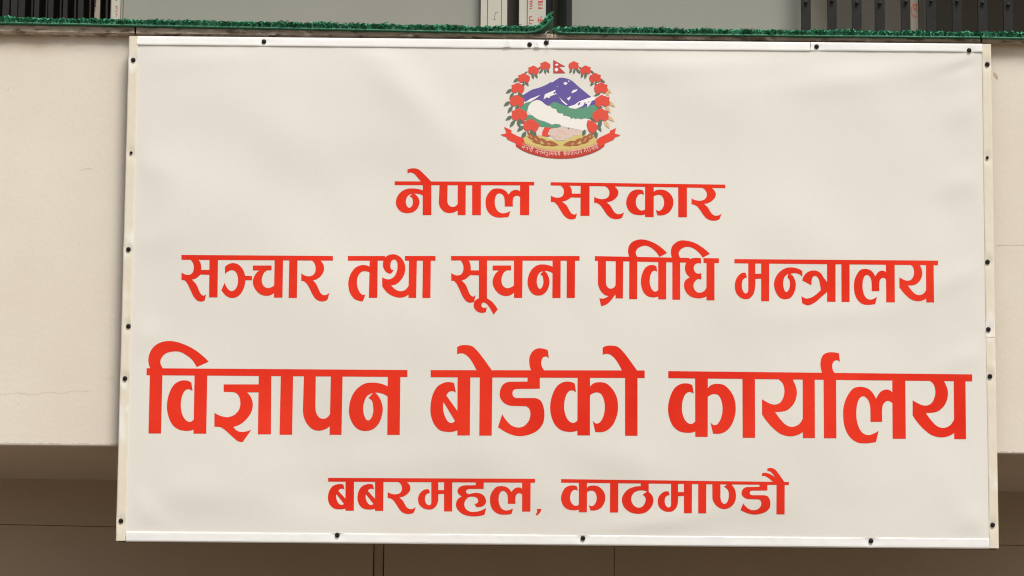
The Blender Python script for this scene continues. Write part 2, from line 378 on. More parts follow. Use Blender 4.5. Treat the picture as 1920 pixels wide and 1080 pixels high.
def flat(polys, cuts=(), off=.0004, grid=.02):   # union of pixel polygons minus cuts -> triangles lying on the sheet
    V = []; Fc = []
    allp = [(p, True) for p in polys]+[(c, False) for c in cuts]
    for p, pos in allp:
        pts = []
        for q in p:
            if not pts or math.dist(pts[-1], q) > .05: pts.append(q)
        if math.dist(pts[0], pts[-1]) <= .05: pts.pop()
        den = []
        for i, q in enumerate(pts):
            q2 = pts[(i+1) % len(pts)]; m_ = max(1, int(math.dist(q, q2)/10)) if grid else 1
            den += [(q[0]+(q2[0]-q[0])*h/m_, q[1]+(q2[1]-q[1])*h/m_) for h in range(m_)]
        pts = den
        ar = sum(pts[i-1][0]*pts[i][1]-pts[i][0]*pts[i-1][1] for i in range(len(pts)))
        if ar > 0: pts.reverse()                 # counter-clockwise with Z up
        k = len(V)
        for q in pts:
            w3 = at(q[0], q[1])
            for _ in range(3): w3 = at(q[0], q[1], -wave(w3.x, w3.z))
            V.append(Vector((w3.x, w3.z)))
        Fc.append(list(range(k, k+len(pts))))
    npos = len(polys)
    x0, x1 = min(v.x for v in V), max(v.x for v in V); z0, z1 = min(v.y for v in V), max(v.y for v in V)
    if grid:
        for i in range(1, int((x1-x0)/grid)+1):
            for j in range(1, int((z1-z0)/grid)+1): V.append(Vector((x0+(i-.37)*grid, z0+(j-.41)*grid)))
    r = delaunay_2d_cdt(V, [], Fc, 0, 1e-7, True)
    co, tri, of = r[0], r[2], r[5]
    keep = [t for t, o in zip(tri, of) if any(k < npos for k in o) and not any(k >= npos for k in o)]
    used = sorted({i for t in keep for i in t}); ix = {u: n for n, u in enumerate(used)}
    v3 = [(co[u].x, -off-wave(co[u].x, co[u].y), co[u].y) for u in used]
    fs = []
    for t in keep:
        A, B, C_ = (co[i] for i in t)
        if (B-A).cross(C_-A) < 0: t = t[::-1]
        fs.append(tuple(ix[i] for i in t))
    return v3, fs

# ------------------------------------------------------------------ the signboard
sign = tag(empty('signboard', (0, 0, 4.95)), 'large cream government signboard with red Devanagari lettering and a round emblem', 'sign')
BW, BH = 1.05, .62829
nx, nz = 210, 126; V = []; F = []
for j in range(nz+1):
    for i in range(nx+1):
        x = -BW+.012+(2*BW-.024)*i/nx; z = 4.95-BH+.012+(2*BH-.024)*j/nz
        V.append((x, -wave(x, z), z))
for j in range(nz):
    for i in range(nx): k = j*(nx+1)+i; F.append((k, k+1, k+nx+2, k+nx+1))
mesh('sheet', V, F, M['sheet'], sign, True)
mb = MB()
for s in (-1, 1):
    xx = s*(BW-.016); mb.box(xx-.0125, xx+.0125, .003, .033, 4.95-BH+.03, 4.95+BH-.03)
    zz = 4.95+s*(BH-.016); mb.box(-BW+.0035, BW-.0035, .003, .033, zz-.0125, zz+.0125)
for xx in (-.35, .35): mb.box(xx-.0125, xx+.0125, .003, .033, 4.95-BH+.03, 4.95+BH-.03)
mb.build('tube_frame', M['tube'], sign)

SPX = ((250, 113), (241, 468), (241, 612), (234.5, 710), (227, 977), (495, 78.5), (993, 84), (1024, 80.5), (1531, 88), (1817, 95), (1851, 121),
          (1851.5, 491.5), (1853, 618), (1856, 706), (1861, 984.5), (632.5, 1003.5), (1093, 1009.5), (1633, 1014.5))
SCREWS = [(c.x, c.z) for c in (at(*p) for p in SPX+((246, 287), (1851, 296)))]
def edging(p, q, wpx, inward, tilt, mat, ylift, side):
    # folded strip between two board points (pixels on the outer edge), slightly crowned, with kinks at its screws
    A, B = at(*p), at(*q); n = 60; V = []; F = []
    A = Vector((A.x, A.z)); B = Vector((B.x, B.z)); d = (B-A).normalized(); nn = Vector((-d.y, d.x))*inward
    wd = wpx/787.
    L_ = (B-A).length; n = max(20, int(L_/.006))
    prof = [(-.0010, .005), (-.0010, .0002), (.0009, -.0016)] + [(t_*wd, -.0019-tilt*t_) for t_ in (.16, .3, .42, .54, .66, .78, .93)] + [(1.0*wd, -.0012-tilt), (1.0*wd+.0003, .0010)]
    for i in range(n+1):
        u = i/n; c = A.lerp(B, u)
        k = .0006*noise.noise(Vector((c.x*7, c.y*7, side)))
        for o, y in prof:
            e = c+nn*(o+(k if o > .5*wd else 0)); dent = 0
            if y < -.0015:
                dent = .0007*noise.noise(Vector((e.x*16, e.y*16, side*3.1))) + .0003*noise.noise(Vector((e.x*60, e.y*60, side)))
                for sx, sz_ in SCREWS:
                    q_ = ((e.x-sx)**2+(e.y-sz_)**2)/.013**2
                    if q_ < 9: dent += .0022*math.exp(-q_)
            V.append((e.x, y-ylift+dent, e.y))
    m = len(prof)
    for i in range(n):
        for j in range(m-1):
            f = (i*m+j, i*m+j+1, (i+1)*m+j+1, (i+1)*m+j); F.append(f if inward > 0 else f[::-1])
    F.append(tuple(range(m))); F.append(tuple(range((n+1)*m-1, n*m-1, -1)))
    o = mesh('edge_strip', V, F, mat, sign)
    o.data.polygons.foreach_set('use_smooth', [True]*len(o.data.polygons)); o.data.set_sharp_from_angle(angle=math.radians(28))
    return o
edging((257, 68.3), (1519, 80.0), 17, -1, .0014, M['alu'], 0, 1)
edging((1520, 80.0), (1841.5, 83), 16, -1, .0008, M['alu'], .0006, 2)
edging((236, 1014.2), (1855, 1027.8), 18, 1, .0001, M['alu'], 0, 3)
edging((242.6, 68.2), (218, 1014), 17, 1, .0001, M['alu_old'], .0006, 4)
edging((1857.3, 83.1), (1865.2, 632.3), 16.5, -1, .0001, M['alu_old'], .0006, 5)
edging((1865.2, 633.0), (1872, 1028), 16.5, -1, .0001, M['alu_old'], .0002, 6)

def screw(px, py, r=.0058):
    c = at(px, py); mb = MB(); k = 14; V = []; F = []
    prof = [(1.0, 0), (.98, .0012), (.75, .0026), (.4, .0032)]
    for q, h in prof:
        for i in range(k):
            an = 2*math.pi*i/k; V.append((c.x+r*q*math.cos(an), -.0024-h, c.z+r*q*math.sin(an)))
    for j in range(len(prof)-1):
        for i in range(k): F.append((j*k+i, j*k+(i+1) % k, (j+1)*k+(i+1) % k, (j+1)*k+i))
    V.append((c.x, -.0024-.0018, c.z)); e = len(V)-1
    for i in range(k): F.append((3*k+i, 3*k+(i+1) % k, e))
    mesh('screw', V, F, M['screw'], sign, True)
for p in SPX: screw(*p)
for p in ((246, 287), (1851, 296)): screw(*p, r=.0038)
# torn scraps of protective film on the top strip
for pts in ([(943, 88.5), (951, 74), (958, 87)], [(1001, 88.5), (1006.5, 76), (1012, 89)]):
    v = [at(*q, -.0050) for q in pts] + [at(*q, -.0046) for q in pts]
    mesh('torn_film', v, [(0, 2, 1), (3, 4, 5), (0, 1, 4, 3), (1, 2, 5, 4), (2, 0, 3, 5)], M['tape'], sign)

# ---- lettering. G: outlines traced once per letter form, (box, adds, cuts); placed with a box in photo pixels
G = {
 'na': ((806, 345, 1240, 888), ["1240,385 1170,358o 1085,345o 985,355o 890,420o 830,520o 806,650o 820,745o 870,835o 930,878o 1000,888o 1075,868o 1140,805o 1178,710o 1186,630o 1170,560o 1140,500o 1100,455 1150,460o 1200,475o 1240,500 1260,500 1260,385"],
        ["1080,458 1010,495o 975,570o 966,650o 980,720o 1005,765o 1030,768o 1058,740o 1078,680o 1078,610o 1062,545o 1025,518"]),
 'pa': ((288, 285, 600, 885), ["300,260 433,260 428,620 440,690o 475,740o 515,752o 560,738o 600,685 640,685 640,830 590,835 540,868o 470,885o 400,870o 340,815o 300,735o 288,650"], []),
 'la': ((366, 392, 920, 1028), ["920,455 885,428o 845,422o 790,445o 735,525 690,450o 640,410o 560,392o 480,410o 410,500o 372,610o 366,720o 385,850o 440,955o 520,1015o 610,1028o 735,1012 765,885 715,915o 650,935o 590,915o 545,855o 518,760o 514,670o 525,580o 555,515o 595,498o 640,530o 665,590o 672,660o 672,785 805,785 805,640o 818,585o 860,550o 900,560o 922,580 940,580 940,455"], []),
 'ra': ((1470, 410, 1787, 870), ["1585,408 1610,430o 1630,480o 1625,540o 1600,575o 1555,588o 1510,580o 1470,555 1470,640 1495,642 1530,670o 1565,730o 1600,800o 1640,850o 1690,870o 1735,866o 1765,850 1787,772 1755,795o 1720,800o 1690,780o 1665,735o 1640,680o 1600,632 1640,622o 1685,590o 1718,540o 1726,490o 1715,450o 1690,415 1690,392 1585,392"], []),
 'sa': ((122, 405, 440, 872), ["225,403 250,435o 262,480o 255,530o 235,560o 200,572o 165,568o 122,545 122,630 155,632 185,665o 220,735o 260,815o 300,860o 340,872o 385,862 402,790 370,805o 340,785o 315,735o 290,680o 240,625 285,612o 320,585o 340,568 460,572 460,517 347,516 345,470o 335,430o 318,408 318,385 225,385"], []),
 'va': ((76, 355, 382, 908), ["350,375 300,355o 230,357o 155,400o 100,500o 76,620o 85,720o 130,830o 200,890o 280,908o 340,906o 382,893 400,893 400,780 382,780 345,808o 310,805o 270,770o 240,700o 232,620o 245,530o 275,470o 310,450o 340,455o 365,470"], []),
 'ka': ((522, 358, 837, 918), ["510,408 522,408 560,372o 620,358o 700,370o 770,430o 820,520o 837,630o 825,730o 780,835o 720,895o 660,918o 582,918 553,792 590,822o 625,815o 660,770o 685,690o 688,610o 670,530o 640,485o 595,472o 550,485o 522,505 510,505"], []),
 'ya': ((1133, 315, 1592, 948), ["1325,312 1365,350o 1385,430o 1375,500o 1340,565o 1285,590o 1230,582o 1180,558o 1133,530 1133,700 1180,770o 1250,850o 1330,915o 1400,942o 1470,948o 1540,930o 1592,900 1610,900 1610,745 1592,745 1560,800o 1520,830o 1470,842o 1410,825o 1350,770o 1278,672 1350,670o 1420,650o 1490,580o 1522,490o 1520,410o 1485,322 1485,295 1325,295"], []),
 'ba': ((163, 338, 468, 898), ["430,350 380,338o 320,345o 240,390o 185,490o 163,620o 170,720o 210,820o 270,880o 350,898o 420,895o 468,880 490,880 490,665 468,665 342,490 370,450o 410,440o 450,455"],
        ["310,562 440,775 415,795o 385,798o 350,770o 318,700o 305,630o"]),
 'da': ((922, 285, 1445, 945), ["1255,270 1393,270 1393,412 1125,415 1095,430o 1085,470o 1100,505o 1130,518 1340,518 1400,545o 1435,620o 1445,700o 1430,800o 1370,880o 1270,930o 1150,945o 1040,915o 922,845 970,700 1020,775o 1080,830o 1150,850o 1220,830o 1275,760o 1287,690o 1275,640o 1240,610 1070,605 1000,580o 950,520o 942,460o 965,385o 1010,345o 1080,335 1255,332"], []),
 'ma': ((227, 445, 525, 845), ["378,425 378,740 370,770o 350,782o 325,765o 308,720o 306,680o 318,630o 340,610o 363,605 350,553 310,552o 265,585o 235,640o 227,695o 240,770o 285,825o 340,845o 390,838o 435,790o 455,715o 458,620 540,615 540,562 457,562 457,425"], []),
 'ca': ((925, 467, 1170, 808), ["925,467 1137,467 1137,520 1090,520 1055,545o 1030,600o 1028,650o 1045,695o 1085,720o 1125,715o 1170,690 1190,690 1190,770 1170,770 1130,798o 1080,808o 1010,790o 950,730o 925,660o 935,600o 965,550o 1000,522 925,522"], []),
}
def place(key, org, sc, x0, y0, x1, y1):
    bx, adds, cuts = G[key]
    f = lambda p: (org[0]+(x0+(p[0]-bx[0])*(x1-x0)/(bx[2]-bx[0]))/sc, org[1]+(y0+(p[1]-bx[1])*(y1-y0)/(bx[3]-bx[1]))/sc)
    return [[f(p) for p in parse(s)] for s in adds], [[f(p) for p in parse(s)] for s in cuts]
def word(head, items):
    adds = []; cuts = []
    for h in head: adds.append(h)
    for it in items:
        org, sc = it[1], it[2]
        if it[0] == 'stem':                      # x0,x1 at the top y, x0b,x1b at the foot
            x0, x1, yt, x2, x3, yb = it[3]
            adds.append([(org[0]+x/sc, org[1]+y/sc) for x, y in ((x0, yt), (x1, yt), (x3, yb), (x2, yb))])
        elif it[0] == 'add': adds.append([(org[0]+x/sc, org[1]+y/sc) for x, y in parse(it[3])])
        elif it[0] == 'cut': cuts.append([(org[0]+x/sc, org[1]+y/sc) for x, y in parse(it[3])])
        else:
            a_, c_ = place(it[0], org, sc, *it[3]); adds += a_; cuts += c_
    v, f = flat(adds, cuts)
    mesh('lettering', v, f, M['red'], sign, True)
def bar(l, lt, lb_, r, rt, rb): return [(l, lt), (r, rt), (r, rb), (l, lb_)]
S = lambda x0, x1, yt, x2, x3, yb: (x0, x1, yt, x2, x3, yb)
# line 1
o = (720, 280)
word([bar(740, 340, 347, 1001.7, 341, 347.5)], [
 ('add', o, 6, "263,228 300,216o 345,214o 385,224o 420,250o 530,362 530,390 440,390 408,352 375,315o 340,275o 310,262o 285,262o 265,270"),
 ('stem', o, 6, S(437, 533, 380, 435, 533, 740)), ('na', o, 6, (134, 440, 437, 718)),
 ('pa', o, 6, (617, 403, 830, 717)), ('stem', o, 6, S(830, 920, 380, 828, 918, 740)),
 ('stem', o, 6, S(992, 1090, 380, 992, 1090, 740)), ('la', o, 6, (1143, 440, 1531, 768)), ('stem', o, 6, S(1531, 1635, 380, 1530, 1633, 740))])
o = (1020, 280); o2 = (1060, 280)
word([bar(1032.5, 341.7, 347.6, 1360, 346.2, 352.8)], [
 ('sa', o, 6, (77, 408, 412, 788)), ('stem', o, 6, S(412, 513, 385, 410, 512, 748)),
 ('ra', o2, 6, (325, 418, 662, 785)), ('va', o, 6, (925, 453, 1138, 740)), ('stem', o, 6, S(1137, 1235, 395, 1137, 1234, 762)),
 ('ka', o, 6, (1234, 453, 1456, 742)), ('stem', o, 6, S(1510, 1608, 400, 1510, 1608, 764)), ('ra', o2, 6, (1420, 437, 1758, 802))])
# line 2
o = (320, 420)
word([bar(340.3, 478, 487, 624.2, 480, 488.7)], [
 ('sa', o, 6, (122, 405, 437, 872)), ('stem', o, 6, S(437, 533, 380, 432, 527, 825)),
 ('add', o, 6, "612,480 650,452o 700,440o 760,455o 815,515o 838,583 915,585 915,632 842,632 830,700o 795,775o 745,820o 685,832o 630,812o 570,745 608,660 630,710o 660,745o 690,755o 725,735o 750,690o 758,620o 745,560o 715,525o 680,520o 645,535o 610,562"),
 ('ca', o, 6, (925, 467, 1168, 808)), ('stem', o, 6, S(1170, 1265, 385, 1162, 1258, 828)), ('stem', o, 6, S(1335, 1427, 385, 1327, 1420, 831)),
 ('ra', o, 6, (1470, 410, 1787, 870))])
o = (560, 420)
word([bar(652.2, 480, 488.7, 722, 480, 488.7), bar(759.2, 480, 488.7, 816.7, 480, 488.7)], [
 ('add', o, 6, "815,480 800,480 760,465o 710,462o 640,490o 585,560o 560,640o 560,700o 580,780o 625,840o 680,865o 722,870 752,795 715,795o 685,765o 660,700o 657,630o 675,575o 705,540o 745,530o 800,545 815,545"),
 ('stem', o, 6, S(800, 890, 385, 790, 885, 830)),
 ('add', o, 6, "1070,518 1040,558 1010,555o 975,530o 950,480o 952,420o 975,375o 1020,347o 1080,342o 1135,365o 1180,420o 1200,490o 1190,560o 1150,630o 1100,675o 1040,690 1080,730o 1120,752o 1160,755o 1200,740o 1240,690 1260,690 1260,790 1240,790 1200,815o 1150,828o 1080,818o 1000,775o 940,700 940,600 985,620o 1030,620o 1075,590o 1105,530o 1112,470o 1105,425o 1085,402o 1060,402o 1040,425o 1032,470o 1042,510o"),
 ('stem', o, 6, S(1242, 1330, 385, 1235, 1322, 831)), ('stem', o, 6, S(1398, 1487, 385, 1392, 1482, 832))])
o = (820, 420)
word([bar(845.8, 480, 488.3, 1086.7, 480, 488.8)], [
 ('sa', o, 6, (157, 408, 468, 885)), ('stem', o, 6, S(468, 560, 385, 468, 558, 835)),
 ('add', o, 6, "470,815 558,815 560,838 610,870o 650,915o 680,960 633,1020 600,960o 570,915o 540,888o 510,885o 497,905o 500,930o 525,945o 557,935 547,990 500,1000o 450,985o 415,945o 408,905o 420,868o 470,833"),
 ('ca', o, 6, (622, 467, 862, 810)), ('stem', o, 6, S(862, 960, 385, 862, 955, 831)), ('na', o, 6, (1015, 455, 1297, 805)),
 ('stem', o, 6, S(1297, 1388, 385, 1294, 1386, 832)), ('stem', o, 6, S(1457, 1550, 385, 1455, 1547, 832))])
o = (1080, 420)
word([bar(1115.5, 480.2, 489, 1292.6, 483.6, 492.4), bar(1319, 484, 493, 1348, 484.3, 493.2)], [
 ('add', o, 6, "247,395 337,395 337,650 350,705o 390,728o 425,715o 447,680 465,680 465,792 443,792 400,850o 350,900o 283,925 263,835 310,838o 370,810 320,795o 270,740o 247,670"),
 ('stem', o, 6, S(447, 532, 395, 445, 528, 836)),
 ('add', o, 6, "597,362 585,310o 595,250o 630,205o 690,178o 760,175o 850,200o 940,250o 1025,325 940,370 905,320o 850,270o 790,245o 740,250o 695,275o 672,320o 690,372 690,405 600,405"),
 ('stem', o, 6, S(600, 690, 395, 598, 688, 845)), ('va', o, 6, (730, 463, 925, 825)), ('stem', o, 6, S(925, 1015, 395, 925, 1015, 847)),
 ('add', o, 6, "1077,370 1068,315o 1080,255o 1115,215o 1170,187o 1240,187o 1330,210o 1420,262o 1508,335 1425,378 1390,330o 1330,280o 1270,258o 1220,262o 1175,290o 1155,330o 1172,382 1172,412 1084,412"),
 ('stem', o, 6, S(1084, 1172, 400, 1084, 1172, 851)),
 ('add', o, 6, "1407,385 1407,445 1370,440o 1335,460o 1325,500o 1340,540o 1370,558o 1410,553 1410,625 1370,620o 1335,650o 1322,690o 1335,740o 1365,768o 1400,772o 1440,755o 1468,715 1485,715 1485,815 1468,815 1420,832o 1360,835o 1290,815o 1235,760o 1215,690o 1230,635o 1280,600 1240,555o 1225,500o 1235,445o 1270,400o 1330,382o"),
 ('stem', o, 6, S(1468, 1558, 410, 1468, 1558, 858))])
o = (1340, 420); o2 = (1480, 420)
word([bar(1377, 485.8, 493.6, 1758.8, 488.7, 497.3)], [
 ('ma', o, 6, (227, 442, 525, 845)), ('stem', o, 6, S(523, 613, 420, 523, 613, 868)),
 ('add', o, 6, "985,527 930,500o 860,488o 790,500o 715,555o 675,630o 668,690o 690,770o 735,830o 790,846o 850,832o 895,770o 913,690o 905,635o 880,585o 850,562 900,552o 950,565o 987,592"),
 ('cut', o, 6, "830,560 790,590o 772,650o 775,710o 795,760o 812,765o 835,735o 846,690o 840,630o 817,600"),
 ('add', o, 6, "985,635 1000,590o 1040,545o 1090,525o 1140,525o 1190,550o 1225,600o 1265,655 1285,655 1285,765 1265,765 1200,820o 1130,880o 1050,915o 985,890 975,810 1030,838o 1090,825o 1150,785o 1195,740 1185,680o 1170,620o 1140,585o 1110,590o 1092,630o 1090,690"),
 ('stem', o, 6, S(1264, 1360, 430, 1265, 1360, 875)), ('stem', o, 6, S(1425, 1518, 430, 1427, 1518, 877)),
 ('la', o2, 6, (727, 505, 1088, 910)), ('stem', o2, 6, S(1086, 1185, 435, 1090, 1187, 881)),
 ('ya', o2, 6, (1238, 462, 1540, 868)), ('stem', o2, 6, S(1537, 1623, 440, 1540, 1628, 882))])
# line 3
o = (260, 630); k = 5.0474; o2 = (520, 660)
word([bar(274.9, 690.4, 703.4, 763.9, 693.8, 706.8)], [
 ('add', o, k, "108,302 92,240o 105,160o 150,95o 220,57o 310,48o 420,75o 530,130o 620,200o 662,243 550,293 510,230o 450,180o 390,150o 320,147o 250,170o 210,220o 208,265o 228,303 228,345 108,345"),
 ('stem', o, k, S(107, 226, 330, 93, 212, 922)), ('va', o, k, (268, 422, 525, 897)), ('stem', o, k, S(530, 650, 330, 519, 640, 924)),
 ('add', o, k, "805,458 1150,458 1150,533 1025,533 1060,575o 1080,640o 1070,710o 1030,775o 970,830o 895,860 930,895o 970,907o 1010,905o 1065,888 985,1003 940,995o 890,955o 830,900o 780,865o 717,858 717,728 780,758o 840,768o 900,750o 945,705o 962,650o 955,585o 930,545o 890,530 805,528"),
 ('stem', o, k, S(1137, 1256, 340, 1129, 1252, 930)), ('stem', o2, 6, S(40, 178, 240, 25, 167, 930)),
 ('pa', o2, 6, (288, 283, 600, 885)), ('stem', o2, 6, S(603, 735, 240, 588, 722, 931)), ('na', o2, 6, (806, 345, 1240, 888)), ('stem', o2, 6, S(1243, 1385, 240, 1237, 1377, 932))])
o = (780, 660); o2 = (960, 640)
mat_e = "1020,70 1060,52o 1120,48o 1180,58o 1230,95o 1405,325 1405,380 1270,380 1232,318 1190,240o 1140,175o 1095,145o 1060,140o 1020,150"
word([bar(807.5, 694.0, 707.2, 1208.8, 694.6, 708.8)], [
 ('ba', o, 6, (163, 338, 467, 898)), ('stem', o, 6, S(468, 612, 250, 465, 606, 938)), ('stem', o, 6, S(718, 860, 250, 712, 852, 940)),
 ('add', (960-272.8, 639), 6, mat_e), ('da', o, 6, (922, 285, 1445, 945)),
 ('add', o2, 6, "213,320 195,250o 200,170o 235,110o 290,80o 350,82o 402,98 415,190 385,170o 350,180o 330,230o 335,280o 360,324 360,360 213,360"),
 ('va', o2, 6, (430, 455, 738, 1018)), ('stem', o2, 6, S(738, 878, 370, 735, 877, 1058)), ('ka', o2, 6, (877, 460, 1193, 1020)),
 ('stem', o2, 6, S(1272, 1412, 370, 1272, 1412, 1062)), ('add', o2, 6, mat_e)])
o = (1240, 660); o2 = (1520, 660)
word([bar(1253, 695.8, 709, 1822.8, 702, 715)], [
 ('va', o, 6, (76, 355, 382, 908)), ('stem', o, 6, S(380, 523, 260, 382, 522, 954)), ('ka', o, 6, (522, 358, 837, 918)),
 ('stem', o, 6, S(912, 1053, 265, 915, 1055, 965)), ('ya', o, 6, (1133, 317, 1592, 948)), ('stem', o, 6, S(1590, 1726, 280, 1592, 1728, 968)),
 ('stem', o2, 6, S(145, 286, 280, 149, 290, 970)), ('add', o2, 6, "130,237 110,150o 120,70o 150,25o 200,5o 270,5o 318,15 330,110 295,92o 260,105o 243,150o 250,205o 275,241 275,285 130,285"),
 ('la', o2, 6, (366, 392, 920, 1028)), ('stem', o2, 6, S(918, 1065, 290, 922, 1070, 976)), ('ya', o2, 6, (1147, 328, 1613, 960)), ('stem', o2, 6, S(1609, 1741, 290, 1615, 1748, 980))])
# line 4
o = (600, 840); o2 = (840, 840)
word([bar(615.3, 896, 903, 1003.3, 897.8, 905)], [
 ('ba', o, 6, (90, 405, 288, 690)), ('stem', o, 6, S(288, 383, 365, 286, 381, 705)), ('ba', o, 6, (422, 405, 620, 692)), ('stem', o, 6, S(620, 715, 365, 619, 712, 707)),
 ('ra', o, 6, (762, 382, 1078, 742)), ('ma', o, 6, (1103, 383, 1398, 692)), ('stem', o, 6, S(1396, 1488, 365, 1395, 1487, 713)),
 ('add', o2, 6, "312,370 402,370 402,460 235,460 208,475o 205,500o 232,520 330,505o 390,525o 425,575o 425,620o 390,655o 320,665 298,628 325,622o 340,600o 330,565o 290,548o 230,555o 190,600o 185,650o 210,695o 260,718o 330,715o 380,700o 430,672 412,750 350,765o 260,768o 160,740o 100,680o 90,630o 110,575o 155,545 115,510o 108,475o 130,440o 180,422o 250,420 312,418"),
 ('la', o2, 6, (473, 428, 835, 750)), ('stem', o2, 6, S(834, 930, 370, 834, 927, 715)),
 ('add', o2, 6, "1000,686 1052,684 1036,725o 1000,758 985,748 1003,715o")])
o = (1040, 840); o2 = (1200, 840)
word([bar(1052, 898.3, 904.8, 1479.2, 903.8, 909.4)], [
 ('va', o, 6, (72, 422, 272, 700)), ('stem', o, 6, S(272, 364, 370, 272, 363, 722)), ('ka', o, 6, (363, 422, 570, 702)), ('stem', o, 6, S(624, 716, 375, 622, 715, 725)),
 ('add', o, 6, "968,380 968,430 900,435o 820,470o 765,540o 757,600o 785,670o 850,722o 930,740o 1020,725o 1090,660o 1112,595o 1100,540o 1058,492 1058,380"),
 ('cut', o, 6, "1040,488 1000,478o 950,478o 895,500o 862,560o 868,610o 900,655o 945,672o 990,655o 1018,610o 1022,560o 990,525"),
 ('ma', o2, 6, (200, 404, 495, 718)), ('stem', o2, 6, S(494, 585, 380, 494, 584, 733)), ('stem', o2, 6, S(655, 746, 385, 655, 745, 734)),
 ('add', o2, 6, "813,390 905,390 905,560 920,610o 950,630o 980,610o 998,550o 992,480o 945,434 975,412 985,395 1025,395 1035,418 1065,460o 1080,530o 1070,600o 1030,655o 970,685o 910,680o 850,640o 815,575"),
 ('da', o2, 6, (1130, 413, 1467, 748)),
 ('add', o2, 6, "1433,230 1480,225o 1515,238o 1560,290o 1625,385 1625,410 1500,410 1490,375 1440,335o 1400,313o 1372,316 1372,285 1410,278o 1460,292o 1518,328 1490,288o 1460,262o 1433,260"),
 ('stem', o2, 6, S(1536, 1628, 400, 1535, 1627, 746))])

# ---- emblem: printed layers, coordinates of an enlarged crop (5.144 times, origin 930,100)
EK = 5.144
def ep(pts): return [(930+x/EK, 100+y/EK) for x, y in pts]
def es(s): return ep(parse(s))
class Print:
    def __init__(s): s.v = []; s.f = []; s.m = []; s.mats = []
    def layer(s, mat, polys, cuts=(), lv=0):
        v, f = flat(polys, cuts, .0004+.00012*lv, 0)
        if M[mat] not in s.mats: s.mats.append(M[mat])
        n = len(s.v); s.v += v; s.f += [tuple(i+n for i in q) for q in f]; s.m += [s.mats.index(M[mat])]*len(f)
    def build(s, name, parent): return mesh(name, s.v, s.f, s.mats, parent, True, s.m)
def leaf(x0, y0, x1, y1, wd):
    dx, dy = x1-x0, y1-y0; L = math.hypot(dx, dy); nx_, ny_ = -dy/L*wd/2, dx/L*wd/2
    return ep(spline([(x0, y0, False), (x0+dx*.3+nx_*.9, y0+dy*.3+ny_*.9, True), (x0+dx*.62+nx_*.85, y0+dy*.62+ny_*.85, True), (x1, y1, False),
                      (x0+dx*.62-nx_*.85, y0+dy*.62-ny_*.85, True), (x0+dx*.3-nx_*.9, y0+dy*.3-ny_*.9, True)]))
FL = [(.05, -1.0, 0), (-.35, -.85, 1), (-.5, -.72, 0), (-.98, -.62, 0), (-.88, -.3, 1), (-1.0, .1, 0), (-.85, .45, 1), (-.45, .72, 0), (-.15, .55, 1), (.05, .42, 0), (.25, .62, 1), (.45, .85, 1), (.72, .6, 1), (.9, .35, 1), (1.0, -.1, 1), (.92, -.45, 0), (.6, -.65, 1), (.42, -.78, 0)]
def flower(cx, cy, r, mir): return ep(spline([(cx+(-x if mir else x)*r, cy+y*r*.92, bool(s)) for x, y, s in FL]))
pr = Print()
pr.layer('green', [es("520,500 545,475o 580,473o 620,490 690,515 760,535 840,525 900,505 960,495 990,500 1030,520 990,570 940,610 900,632 850,625 820,636 790,626 765,634 745,620 725,634 712,612 690,606 672,598 655,602 640,578 610,578 590,566 580,537 545,530"),
                   es("240,500 290,480 345,463 315,505 300,560 250,565 230,540"), es("285,590 345,598 375,622 400,638 430,650 465,655 500,672 540,690 575,682 618,688 628,705 600,715 540,722 480,714 410,704 330,670 280,640")], lv=1)
pr.layer('land', [es("350,468 400,450o 440,463 475,492 512,510 545,531 578,537 590,568 612,580 640,580 655,604 690,608 712,614 727,636 745,622 765,636 790,628 820,638 878,628 882,650 872,690 888,735 845,748 760,728 700,716 628,702 618,686 575,680 540,688 500,670 440,648 400,634 345,596 305,565 302,540 320,500")], lv=0)
pr.layer('sleeve', [es("400,722 455,714 448,795 380,790"), es("740,740 845,748 845,785 740,795")], lv=1)
pr.layer('gold', [es("275,805 330,775 450,800 560,838 620,848 700,830 760,792 850,780 945,800 975,850 900,888 760,917 620,927 480,912 340,882 262,845")], lv=1)
pr.layer('gold_light', [es("262,845 340,882 480,912 620,927 760,917 900,888 975,850 980,866 900,907 760,936 620,946 480,933 340,902 258,862")], lv=1)
emb = pr.build('emblem', sign)
tag(emb, 'round national emblem printed above the first line of lettering')
def sub(name, fn):
    p = Print(); fn(p); return p.build(name, emb)
def f_mountain(p):
    p.layer('purple', [es("245,412 290,385o 350,350o 420,330o 480,305o 540,270o 590,240 625,234 665,238 705,250 740,270o 790,315o 850,365o 915,418 955,450 955,500 900,507 840,528 760,538 690,518 620,494 580,478 545,480 525,500 500,508 470,490 440,462 400,450 350,470 290,478 262,440")], lv=0)
    p.layer('snow', [es(q) for q in ("458,445 472,395 520,375 570,353 576,363 548,385 574,395 525,415 512,432 490,424", "275,476 330,440 427,401 405,421 340,464 290,477", "580,325 640,304 656,312 610,326",
        "650,286 675,276 692,292 668,306 655,298", "725,378 745,355 787,346 775,366 740,384", "682,436 722,414 716,436 700,456", "608,422 650,462 692,496 675,498 640,470", "567,378 580,386 584,400 572,392",
        "695,516 760,495 800,465 880,435 958,412 952,450 925,458 908,490 882,522 880,488 855,482 840,505 815,518 770,536 712,528", "528,278 588,240 622,230 590,248 540,282", "690,266 716,264 700,276")], lv=2)
    p.layer('purple', [es("788,492 805,470 815,478 800,505"), es("845,480 865,470 858,485"), es("885,470 905,462 895,478")], lv=3)
sub('mountain', f_mountain)
